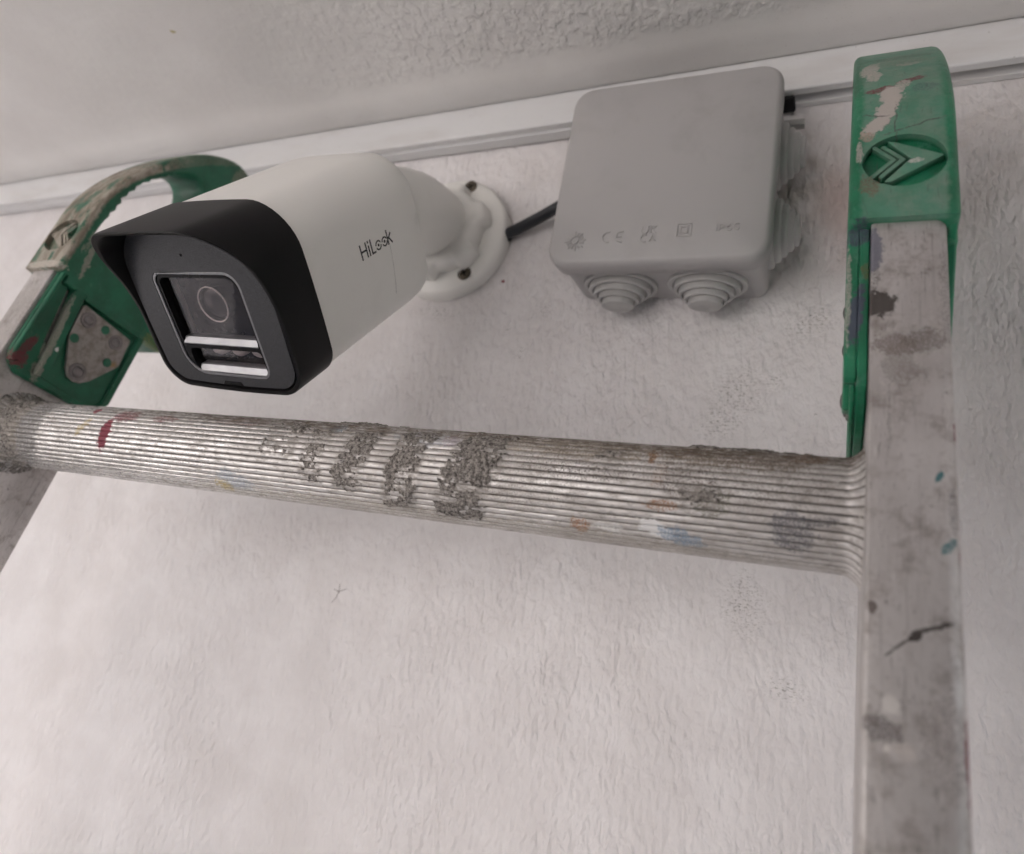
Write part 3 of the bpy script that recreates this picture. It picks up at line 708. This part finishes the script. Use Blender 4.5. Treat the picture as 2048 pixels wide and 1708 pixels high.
# ------------------------------------------------------------------ camera cable
cp_ = catmull([(-98, -5.0, -5), (-93, -5.0, -3.6), (-84, -7.0, -1.2), (-74, -9.5, 1.6), (-64, -12.5, 4.4), (-56, -15, 6.6), (-52, -16.5, 8)], 6)
cb = MB().tube(cp_, 3.2, 14).obj('camera_cable', MCAB, smooth=180)
cb['label'] = 'short black cable running from the round camera base into the grey box'; cb['category'] = 'cable'

# ------------------------------------------------------------------ security camera
BASE = Vector((-132.0, 0, -5.0))
cctv = empty('security_camera', Matrix.Translation(BASE*MM), 'white bullet security camera with black hooded front fixed to the wall', 'security camera')
toB = lambda a, b, d: (a, -d, b)                        # a: x, b: z, d: out of the wall (root space)
BR_ = 37.6
notch = []
outl = []
for i in range(96):
    t = 2*math.pi*i/96; outl.append((BR_*math.cos(t), BR_*math.sin(t)))
bl = MB().lathe([(BR_, 0.3), (BR_+0.2, 5.5), (BR_-0.5, 8.2), (BR_-2.2, 9.6), (27, 10.6), (10, 11.0)], toB, 96)
bl.obj('mount_base', MBODY, cctv, smooth=50)
MB().lathe([(4.2, 0), (4.2, 1.2), (3.2, 1.6)], lambda a, b, h: (37.2+h*0.6, -3.6+b*0.8, 1.2+a*1.05), 24).obj('cable_grommet', MCAB, cctv)
for (sx_, sz_) in ((10.8, 30.5), (17.6, -25.6), (-27.5, -4)):
    so_ = MB().lathe([(4.1, 10.0), (4.1, 10.45), (3.4, 10.5)], lambda a, b, h: (sx_+a, -h, sz_+b), 24, cap1=False)
    so_.lathe([(3.4, 10.5), (3.3, 9.9)], lambda a, b, h: (sx_+a, -h, sz_+b), 24, cap0=False, cap1=False)
    so_.lathe([(3.3, 9.6), (3.2, 10.15), (2.4, 10.5), (1.4, 10.6)], lambda a, b, h: (sx_+a, -h-0.2, sz_+b), 24)
    s1 = so_.obj('screw', MSCR, cctv, smooth=50)
    q = MB()
    for ang in (30, 120):
        c_, s__ = math.cos(R(ang)), math.sin(R(ang))
        stroke(q, [(sx_-2.0*c_, sz_-2.0*s__), (sx_+2.0*c_, sz_+2.0*s__)], 0.8, 10.5, 10.9, toB)
    q.obj('screw_slot', MBLK, s1)
# locking ring with grip lobes
def lob(t, r): 
    k = 0.5+0.5*math.cos(6*(t-R(18)))
    return r + 4.2*sstep(0.35, 0.72, np.array(k))
rings = []
for r, h, f in ((25.2, 10.2, 1.0), (25.6, 11.0, 1.0), (25.0, 17.5, 1.0), (24.2, 19.4, .9), (22.8, 20.6, 0.5), (20.5, 21.4, 0)):
    ring = []
    for i in range(120):
        t = 2*math.pi*i/120; rr_ = float(r + f*(lob(t, r)-r)); ring.append(toB(rr_*math.cos(t), rr_*math.sin(t), h))
    rings.append(ring)
MB().loft(rings).obj('locking_ring', MBODY, cctv, smooth=50)

# body frame: r to the viewer's right, u up, b backwards from the face
yaw, pit, rol = R(3.44), R(48.8), R(-5.2)
a_ = Vector((-math.sin(yaw)*math.cos(pit), -math.cos(yaw)*math.cos(pit), -math.sin(pit)))
r0 = Vector((math.cos(yaw), -math.sin(yaw), 0)); u0 = a_.cross(r0)
if u0.z < 0: u0 = -u0
r_ = math.cos(rol)*r0 + math.sin(rol)*u0; u_ = -math.sin(rol)*r0 + math.cos(rol)*u0
TF = Vector((-129.9, -152.5, -118.4)) - BASE
BM = Matrix((r_, -a_, u_)).transposed().to_4x4(); BM.translation = TF
BL = lambda r, u, b: (r, b, u)

def section(hw, hh, rt, rb, bul=1.2, n=10):
    """body cross-section: rounded square with gently bulging sides"""
    pts = rrect(-hw, hw, -hh, hh, (rb, rb, rt, rt), n)
    out = []
    P = []
    for i, p in enumerate(pts):
        q = pts[(i+1) % len(pts)]; P.append(p)
        d = math.hypot(q[0]-p[0], q[1]-p[1])
        k = 9 if (i+1) % (n+1) == 0 else 1
        for j in range(1, k): P.append((p[0]+(q[0]-p[0])*j/k, p[1]+(q[1]-p[1])*j/k))
    for (x, y) in P:
        out.append((x + bul*np.sign(x)*max(0, 1-(y/hh)**2)*abs(x/hw)**3, y + bul*0.9*np.sign(y)*max(0, 1-(x/hw)**2)*abs(y/hh)**3))
    return out
OFF = (0.6, 0.5)
def ring3(sec, b, sc=1.0, du=0.0, dr=0.0):
    return [BL(p[0]*sc+OFF[0]+dr, p[1]*sc+OFF[1]+du, b(p[0], p[1]) if callable(b) else b) for p in sec]
S_BODY = section(33.4, 32.0, 17, 10)
bodyr = [ring3(S_BODY, 18.0), ring3(S_BODY, 24.0), ring3(S_BODY, 40), ring3(S_BODY, 60), ring3(S_BODY, 76), ring3(S_BODY, 84, 0.998), ring3(S_BODY, 89.5, 0.985), ring3(S_BODY, 94, 0.955), ring3(S_BODY, 97.5, 0.90), ring3(S_BODY, 99.6, 0.82), ring3(S_BODY, 100.6, 0.70), ring3(S_BODY, 100.9, 0.4)]
body = MB().loft(bodyr).obj('camera_body', MBODY, cctv, mx=BM, smooth=60)
# end cover seam on the flank
sm_ = MB()
stroke(sm_, [(68.6, 2), (68.3, -4), (67.6, -10), (66.6, -16), (65.6, -20)], 0.2, 35.1, 35.26, lambda b, u, d: BL(d - 1.2*(u/32.0)**2, u, b))
# visor
S_V = section(34.0, 32.6, 17, 10)
S_VI = section(32.2, 30.8, 15.5, 8.5)
bf = lambda x, y: 0.6 - 14.0*(max(0.0, (y+6)/38.5))**2
rv = [ring3(S_V, 19.2, 0.985), ring3(S_V, 19.3), ring3(S_V, 10.0), ring3(S_V, lambda x, y: bf(x, y)+1.0), ring3(S_V, lambda x, y: bf(x, y)+0.15, 0.994), ring3(S_V, bf, 0.985),
      ring3(S_VI, lambda x, y: bf(x, y), 1.006), ring3(S_VI, lambda x, y: bf(x, y)+0.4), ring3(S_VI, 8.0, 0.995)]
MB().loft(rv, cap0=False, cap1=False).obj('visor', MVIS, cctv, mx=BM, smooth=40)
# front plate with the window opening
FM = BM @ Matrix.Translation(Vector((-1.0, -3.0, -0.5)))
TD = lambda a, b, d: BL(a, b, d)
S_F = section(31.4, 30.0, 15, 8)
pan = rrect(-19.5, 21.5, -26.0, 14.6, (9, 5, 6, 4), 6)
pan_g = rrect(-20.0, 22.0, -26.5, 15.1, (9.4, 5.4, 6.4, 4.4), 6)
PF = [(p[0]+OFF[0]+1.0, p[1]+OFF[1]+0.5) for p in S_F]
MB().prism(PF, 4.0, 9.0, holes=[pan_g], to=TD).obj('face_plate', MFACE, cctv, mx=FM, bevel=0.5)
MB().prism([(-4, -29.9), (6, -29.9), (5, -28.4), (-3, -28.4)], 3.7, 4.4, to=TD).obj('drain_notch', MBLK, cctv, mx=FM)
MB().prism(circle(-0.4, 21.2, 0.55, 10), 3.85, 4.2, to=TD).obj('microphone_hole', MBLK, cctv, mx=FM)
# glossy bezel: frame, cross bar, sloping silver sills
bez = MB().prism(pan, 4.6, 9.5, holes=[rrect(-17.6, 19.9, -13.8, 12.6, (2, 2, 5, 2.5), 5), rrect(-15.8, 19.9, -25.0, -15.4, (4, 2, 2, 2), 5)], to=TD)
bezo = bez.obj('bezel', MBLK, cctv, mx=FM, bevel=0.45)
rim = MB().prism(rrect(-19.9, 21.9, -26.4, 15.0, (9.3, 5.3, 6.3, 4.3), 6), 4.1, 5.2, holes=[rrect(-18.9, 20.9, -25.4, 14.0, (8.5, 4.5, 5.5, 3.5), 6)], to=TD)
rim.obj('bezel_rim', MRIM, bezo, mx=FM, bevel=0.3)
for ut, ra, rb in ((-11.3, -17.2, 19.7), (-22.9, -14.6, 19.7)):
    MB().prism([(4.3, ut-2.3), (4.9, ut-2.4), (9.2, ut-2.4), (9.2, ut), (5.9, ut), (4.3, ut-1.9)], ra, rb, to=lambda b, u, d: BL(d, u, b)).obj('sill', MSIL, bezo, mx=FM, bevel=0.5)
# inner black box, glass, lens and lamps
MB().prism(rrect(-18.5, 20.8, -25, 13.6, 3), 12.5, 13.5, to=TD).obj('inner_housing', MBLK, bezo, mx=FM)
MB().prism(rrect(-17.4, 19.7, -11.2, 12.4, 2), 6.7, 7.1, to=TD).obj('lens_window', MGLASS, cctv, mx=FM)
MB().prism(rrect(-15.6, 19.7, -22.8, -15.6, 1.5), 6.7, 7.1, to=TD).obj('lamp_window', MGLASS, cctv, mx=FM)
lx, lu = 0.6, 0.9
lens = MB().lathe([(6.9, 0), (6.9, 3.6), (6.7, 4.0), (6.4, 3.9)], lambda a, b, h: BL(lx+a, lu+b, 12.4-h), 40, cap1=False).obj('lens_barrel', MBLK, cctv, mx=FM, smooth=50)
MB().lathe([(7.0, 3.9), (7.0, 4.15), (6.9, 4.3), (6.65, 4.3), (6.5, 4.1), (6.5, 3.9)], lambda a, b, h: BL(lx+a, lu+b, 12.4-h), 40, cap0=False, cap1=False).obj('lens_ring', MRING, lens, mx=FM, smooth=50)
MB().lathe([(6.4, 2.6), (5.6, 3.3), (4.0, 3.9), (2.0, 4.3), (0.3, 4.4)], lambda a, b, h: BL(lx+a, lu+b, 12.4-h), 40).obj('lens', MLENS, lens, mx=FM, smooth=180)
for k, rr2 in enumerate((-9.5, 0.5, 10.5)):
    MB().lathe([(4.0, 0), (3.6, 2.2), (2.2, 3.2), (0.4, 3.4)], lambda a, b, h: BL(rr2+2+a, -18.4+b*0.7, 12.4-h), 24).obj('lamp', MRING, cctv, mx=FM, smooth=60)
sm_.obj('cover_seam', simple('seam_grey', (0.56, 0.54, 0.51), 0.6), body, mx=BM)
# logo lettering on the flank
lg = MB()
fl = lambda b, u, d: BL(35.2 + d - 1.2*(u/32.0)**2, u, b)
B0, U0, HT = 49.2, 0.3, 6.1
W_ = 0.72
def ls(pts, w=W_, closed=False): stroke(lg, [(B0+p[0], U0+p[1]) for p in pts], w, -0.05, 0.09, fl, closed)
ls([(0.4, 0), (0.4, HT)]); ls([(4.0, 0), (4.0, HT)]); ls([(0.8, 3.1), (3.6, 3.1)])
ls([(5.6, 0), (5.6, 4.3)]); ls([(5.6, 5.1), (5.6, HT)])
ls([(7.3, 0), (7.3, HT)]); ls([(7.69, 0.39), (9.6, 0.39)])
for cx_ in (12.0, 16.4):
    ls(arc(cx_, 2.2, 1.72, 25, 175, 12), 0.6); ls(arc(cx_, 2.2, 1.72, 205, 355, 12), 0.6)
    lg.prism([(B0+p[0], U0+p[1]) for p in circle(cx_, 2.2, 0.62, 12)], -0.05, 0.09, to=fl)
ls([(18.7, 0), (18.7, HT)]); ls([(21.3, 4.4), (19.2, 2.3)]); ls([(19.4, 2.9), (21.6, 0.1)])
lg.obj('logo', MINK, body, mx=BM, smooth=20)
# neck between body and base
ball_c = Vector((-2.5, -27, 0))
rear = Vector(BM @ Vector(BL(1.0, 0, 97)))
mid = Vector(BM @ Vector(BL(1.0, 0, 112)))
path = catmull([tuple(Vector(BM @ Vector(BL(1, 0, 86)))), tuple(rear), tuple(mid), tuple(ball_c*0.5 + mid*0.5 + Vector((0, 2, 4))), tuple(ball_c), tuple(Vector((0, -14, 0)))], 5)
rad = list(np.interp(np.linspace(0, 1, len(path)), [0, 0.2, 0.4, 0.6, 0.8, 1.0], [22, 22.5, 22.5, 21.5, 20.5, 19.5]))
MB().tube(path, rad, 40).obj('neck', MBODY, cctv, smooth=60)

# ------------------------------------------------------------------ ladder
ex = Vector((0.99986, -0.0019, -0.0165)).normalized()
es = Vector((0, 0.1846, 0.9827)); es = (es - ex*es.dot(ex)).normalized()
en = es.cross(ex).normalized()
LM_ = Matrix((ex, en, es)).transposed().to_4x4(); LM_.translation = Vector((-95.7, -115.2, -162.0))*MM
ladder = empty('ladder', LM_, 'paint-spattered aluminium ladder with green plastic top caps leaning before the wall', 'ladder')
LB = -2190.0
for sgn in (1, -1):
    xi, xo = sgn*176.6, sgn*194.6
    # hollow box section with slightly rounded edges
    secp = rrect(min(xi, xo), max(xi, xo), -26.2, 26.5, (0.8, 3.4, 3.0, 0.8) if sgn > 0 else (3.4, 0.8, 0.8, 3.0), 5)
    MB().loft([[(p[0], p[1], s) for p in secp] for s in [LB, -600] + list(np.linspace(-120, 82, 29))]).obj('rail', MRAIL, ladder, smooth=40)

def rung_mesh(zc, fine):
    NRIB, SUB = 44, (6 if fine else 2)
    nt = NRIB*SUB
    th = np.linspace(0, 2*np.pi, nt, endpoint=False) + R(20)
    if fine:
        xs = np.concatenate([np.linspace(-176.7, -160, 60, endpoint=False), np.arange(-160, 160, 0.42), np.linspace(160, 176.7, 60)])
    else:
        xs = np.linspace(-176.7, 176.7, 14)
    X_, TH = np.meshgrid(xs, th, indexing='ij')
    k = (np.arange(nt) % SUB)
    prof_ = np.array([-0.52, -0.12, 0.0, 0.02, 0.0, -0.12]) if fine else np.array([-0.4, 0.0])
    gr = np.array([1.0, 0.15, 0, 0, 0, 0.15]) if fine else np.array([1.0, 0])
    dent = 0
    rad_ = 14.95 + np.broadcast_to(prof_[k], X_.shape).copy()
    gr_ = np.broadcast_to(gr[k], X_.shape).copy()
    end = np.minimum(X_+176.7, 176.7-X_)
    fw = np.where(X_ < 0, 9.0, 5.0); fl_ = np.clip(1-end/fw, 0, 1); rad_ = rad_ + np.where(X_ < 0, 4.2, 3.4)*fl_**2.4
    cem = np.zeros_like(X_); grime = np.zeros_like(X_)
    if fine:
        A = (np.degrees(TH)) % 360
        L = np.radians(A)*15
        rag = fbm(X_/5+3, L/4+9, 5, 0.6)
        rag2 = fbm(X_/1.3+40, L/1.1+2, 3, 0.6)
        def band(x0, x1, a0, a1, slant, w):
            xc = X_ - slant*(A-195)/30 
            return sstep(x0-3, x0+2, xc)*sstep(x1+3, x1-2, xc)*sstep(a0-14, a0+6, A)*sstep(a1+16, a1-6, A)*w
        m = np.zeros_like(X_)
        for bb in ((5, 14, 152, 222, -0.6, 0.85), (20, 32, 148, 228, -1.6, 0.9), (40, 52, 142, 248, -1.2, 0.95), (61, 77, 138, 252, -2.2, 1.05), (73, 80, 150, 190, 0, 0.8), (-14, 2, 140, 200, 0, 0.55), (133, 143, 186, 206, 0, 0.75), (108, 116, 150, 175, 0, 0.6)):
            m = np.maximum(m, band(*bb))
        m = np.maximum(m, 0.9*sstep(-150, -158, X_ + 3*np.sin(np.radians(A-150)*2)))
        rib = (np.arange(nt)//SUB)[None, :]*np.ones_like(X_)
        ribn = vnoise(X_/5.5 + rib*13.7, rib*7.31) - 0.5
        cem = sstep(0.40, 0.62, m*0.64 + ribn*0.42 + (rag-0.5)*0.7 + (rag2-0.5)*0.75 - 0.03 + 0.10*gr_)*sstep(0.02, 0.2, m)
        # crust along the top
        crust = sstep(128, 136, X_)*sstep(170, 158, X_)*sstep(96, 106, A)*sstep(136, 118, A)
        crust = np.maximum(crust, sstep(2, 12, X_)*sstep(42, 32, X_)*sstep(98, 106, A)*sstep(128, 118, A)*0.8)
        crust = np.maximum(crust, sstep(55, 70, X_)*sstep(110, 95, X_)*sstep(104, 112, A)*sstep(135, 122, A)*0.5)
        cr2 = sstep(0.42, 0.6, crust*0.6 + (rag-0.5)*1.1)*(crust > 0.02)
        rad_ = np.maximum(rad_, np.where(cr2 > 0.02, 14.85 + cr2*(0.35 + 1.3*rag2*fbm(X_/3, L/3, 3)), 0))
        rad_ = np.where(cem > 0.02, np.maximum(rad_, 14.6 + cem*(0.15 + 1.15*rag2*(0.4+0.9*rag))), rad_)
        cem = np.maximum(cem, cr2)
        # greasy dirt on the upper side, where boots have scraped
        up = sstep(176, 128, A)*(A > 60)
        grime = np.clip(up*(0.35+0.9*fbm(X_/22, L/5+4, 5, 0.6)), 0, 1)*sstep(-150, -60, X_) 
        grime = np.maximum(grime, sstep(262, 285, A)*0.55*fbm(X_/9, L/3, 4))
        rad_ = rad_ + 0.12*(fbm(X_/6, L/8, 4)-0.5)
    dusty = m if fine else cem
    V = np.stack([X_, rad_*np.cos(TH), zc + rad_*np.sin(TH)], -1).reshape(-1, 3)
    nx = len(xs)
    i, j = np.meshgrid(np.arange(nx-1), np.arange(nt), indexing='ij')
    j2 = (j+1) % nt
    F = np.stack([i*nt+j, i*nt+j2, (i+1)*nt+j2, (i+1)*nt+j], -1).reshape(-1, 4)
    return V, F, dict(cement=cem.ravel(), groove=gr_.ravel(), grime=grime.ravel(), dusty=dusty.ravel())

V, F, at = rung_mesh(0.0, True)
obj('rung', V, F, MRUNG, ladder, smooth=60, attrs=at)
for k in range(1, 8):
    V, F, at = rung_mesh(-280.0*k, False)
    obj('rung', V, F, MRUNG, ladder, smooth=60, attrs=at)

# green top caps ; cap space: (i, n, s), i = +1 towards the ladder's outside
arch_out = catmull([(78, -28.4), (100, -28.4), (120, -27.6), (141, -21.5), (163, -10.5), (182, 3.0), (194, 17.0), (199.5, 30.0), (197, 41.0), (186, 48.5), (160, 53), (120, 54), (96, 50), (80, 45)], 4)
arch_out = [(75, -28.4)] + arch_out + [(70.5, 42), (70.5, -22.0), (74.5, -22.0)]
hole = catmull([(97, -20.2), (116, -20.0), (138, -15.8), (157, -5.0), (168, 6.0), (167, 14.5), (156, 19), (130, 21), (108, 18), (97.5, 9), (95.5, -8)], 4, closed=True)
def scallop(pts):
    out = []
    for i, (s, n_) in enumerate(pts):
        if n_ < 0 and s > 112 and s < 163:
            k = (vnoise(np.array([s*0.22]), np.array([3.3]))[0]-0.5)*2.2 + (0.55 if i % 2 else -0.55)
            out.append((s + k*0.35, n_ + k))
        else: out.append((s, n_))
    return out
hole_l = scallop(catmull([(97, -20.2), (116, -20.0), (138, -15.8), (157, -5.0), (168, 6.0), (167, 14.5), (156, 19), (130, 21), (108, 18), (97.5, 9), (95.5, -8)], 8, closed=True))

def cut(o_, mb):
    """carve a solid out of a mesh and keep only the result"""
    c = mb.obj('cutter', None, o_.parent)
    m = o_.modifiers.new('cut', 'BOOLEAN'); m.operation = 'DIFFERENCE'; m.solver = 'EXACT'; m.object = c
    bpy.context.view_layer.update()
    me = bpy.data.meshes.new_from_object(o_.evaluated_get(bpy.context.evaluated_depsgraph_get()))
    o_.modifiers.clear(); o_.data = me
    me.shade_smooth(); me.set_sharp_from_angle(angle=R(50))
    cm = c.data; bpy.data.objects.remove(c); bpy.data.meshes.remove(cm)

def make_cap(sgn, mat):
    X = lambda w: sgn*w
    to = lambda s, n_, d: (X(d), n_, s)
    arch = MB().rprism(arch_out, 170.7, 197.6, 2.4, holes=[hole if sgn > 0 else hole_l], to=to)
    cap = arch.obj('top_cap', mat, ladder, smooth=50)
    ov = [(184.4+10.5*math.cos(t), 95.6+9.9*math.sin(t)) for t in np.linspace(0, 2*math.pi, 44, endpoint=False)]
    cut(cap, MB().prism(ov, -32.0, -25.6, to=lambda a, b, d: (X(a), d, b)))
    bv = cap.modifiers.new('bevel', 'BEVEL'); bv.width = 0.5*MM; bv.segments = 2; bv.limit_method = 'ANGLE'; bv.angle_limit = R(55)
    # cheek plate against the rail's inner face
    floor = MB().prism([(22.5, -17), (26, -22.5), (31, -24.5), (75, -24.5), (75, 30.5), (31, 30.5), (22.5, 24)], 173.9, 176.4, holes=[[(42, -13.6), (72, -17.4), (72, -15.6), (42, -11.2)]], to=to)
    floor.obj('cheek_plate', mat, cap, bevel=0.5)
    fr = MB()
    fr.prism([(25.5, -10.5), (72, -15.2), (98, -19.8), (98, -15.2), (74, -9.4), (34, -5.6), (26, -6.5)], 170.9, 173.95, to=to)            # long rib
    fr.prism([(22.7, -16.8), (26.2, -22.3), (28.3, -19.6), (26.3, -15), (25.8, 22.6), (31, 26.2), (73, 26.2), (73, 30.3), (31.2, 30.3), (22.7, 23.8)], 172.5, 173.95, to=to)   # rim
    fr.prism([(69.5, -9.0), (74.5, -10.2), (74.5, 30.3), (73.1, 30.3), (73.1, 26.1), (69.5, 26.1)], 170.9, 173.95, to=to)
    fr.prism([(27.5, -24.3), (75.5, -24.3), (75.5, -22.6), (30, -22.6), (27.8, -20.4), (26.4, -22.2)], 170.9, 173.95, to=to)            # edge lip along the rail front
    fr.obj('cheek_rib', mat, cap, bevel=0.7)
    MB().prism([(76, -25), (76, 28), (40, 28), (52, -6)], 194.7, 197.1, to=to).obj('outer_cheek', mat, cap, bevel=0.7)
    hp = catmull([(68.0, -7.2), (66, 8), (65.2, 22.6), (50.5, 24.2), (40, 17), (32.0, 9.0), (32.2, 3.5), (36, 0.2), (52, -7.0)], 1, closed=True)
    hinge = MB().prism([(68.2, -6.6), (66.2, 23), (50.5, 24.2), (36.2, 14.5), (33.2, 11.0), (32.2, 7.5), (33, 3.6), (36, 1.0), (52, -6.6), (66.5, -7.6)], 171.9, 173.95, to=to).obj('hinge_plate', MHINGE, cap, bevel=0.5)
    for (s, n_, k) in ((62.4, -1.8, 1.0), (60.6, 16.2, 0.95), (37.2, 6.6, 1.12)):
        MB().lathe([(4.0*k, 0), (4.0*k, 0.5), (3.3*k, 0.8), (2.6*k, 0.6), (2.3*k, 0.5), (2.2*k, 1.0), (1.4*k, 1.5), (0.3, 1.7)], lambda a, b, h: (X(171.95-h), n_+b, s+a), 24).obj('rivet', MSTEEL, cap, smooth=50)
    for (s, n_) in ((50.6, -3.2), (63, 8.2), (49.2, 17.6)):
        MB().lathe([(2.3, -0.3), (2.3, 0.25), (1.8, 0.4)], lambda a, b, h: (X(171.95-h), n_+b, s+a), 18).obj('peg', mat, cap, smooth=40)
    return cap

def badge(cap, sgn, mat):
    """raised arrow badge in the oval well"""
    T = lambda a, b, d: (sgn*a, d, b)
    c0 = 95.6; D0, D1 = -27.9, -25.5
    MB().prism([(180.2, c0+8.3), (181.6, c0+8.0), (194.3, c0+1.2), (181.0, c0-7.6), (179.4, c0-7.2), (186.0, c0+0.9)], D0, D1, to=T).obj('arrow_badge', mat, cap, bevel=0.35)
    for dx in (0, -2.3):
        c = MB(); stroke(c, [(178.9+dx, c0+6.6), (184.2+dx, c0+0.9), (178.4+dx, c0-5.6)], 1.2, D0+0.1, D1, T)
        c.obj('chevron', mat, cap, bevel=0.3)

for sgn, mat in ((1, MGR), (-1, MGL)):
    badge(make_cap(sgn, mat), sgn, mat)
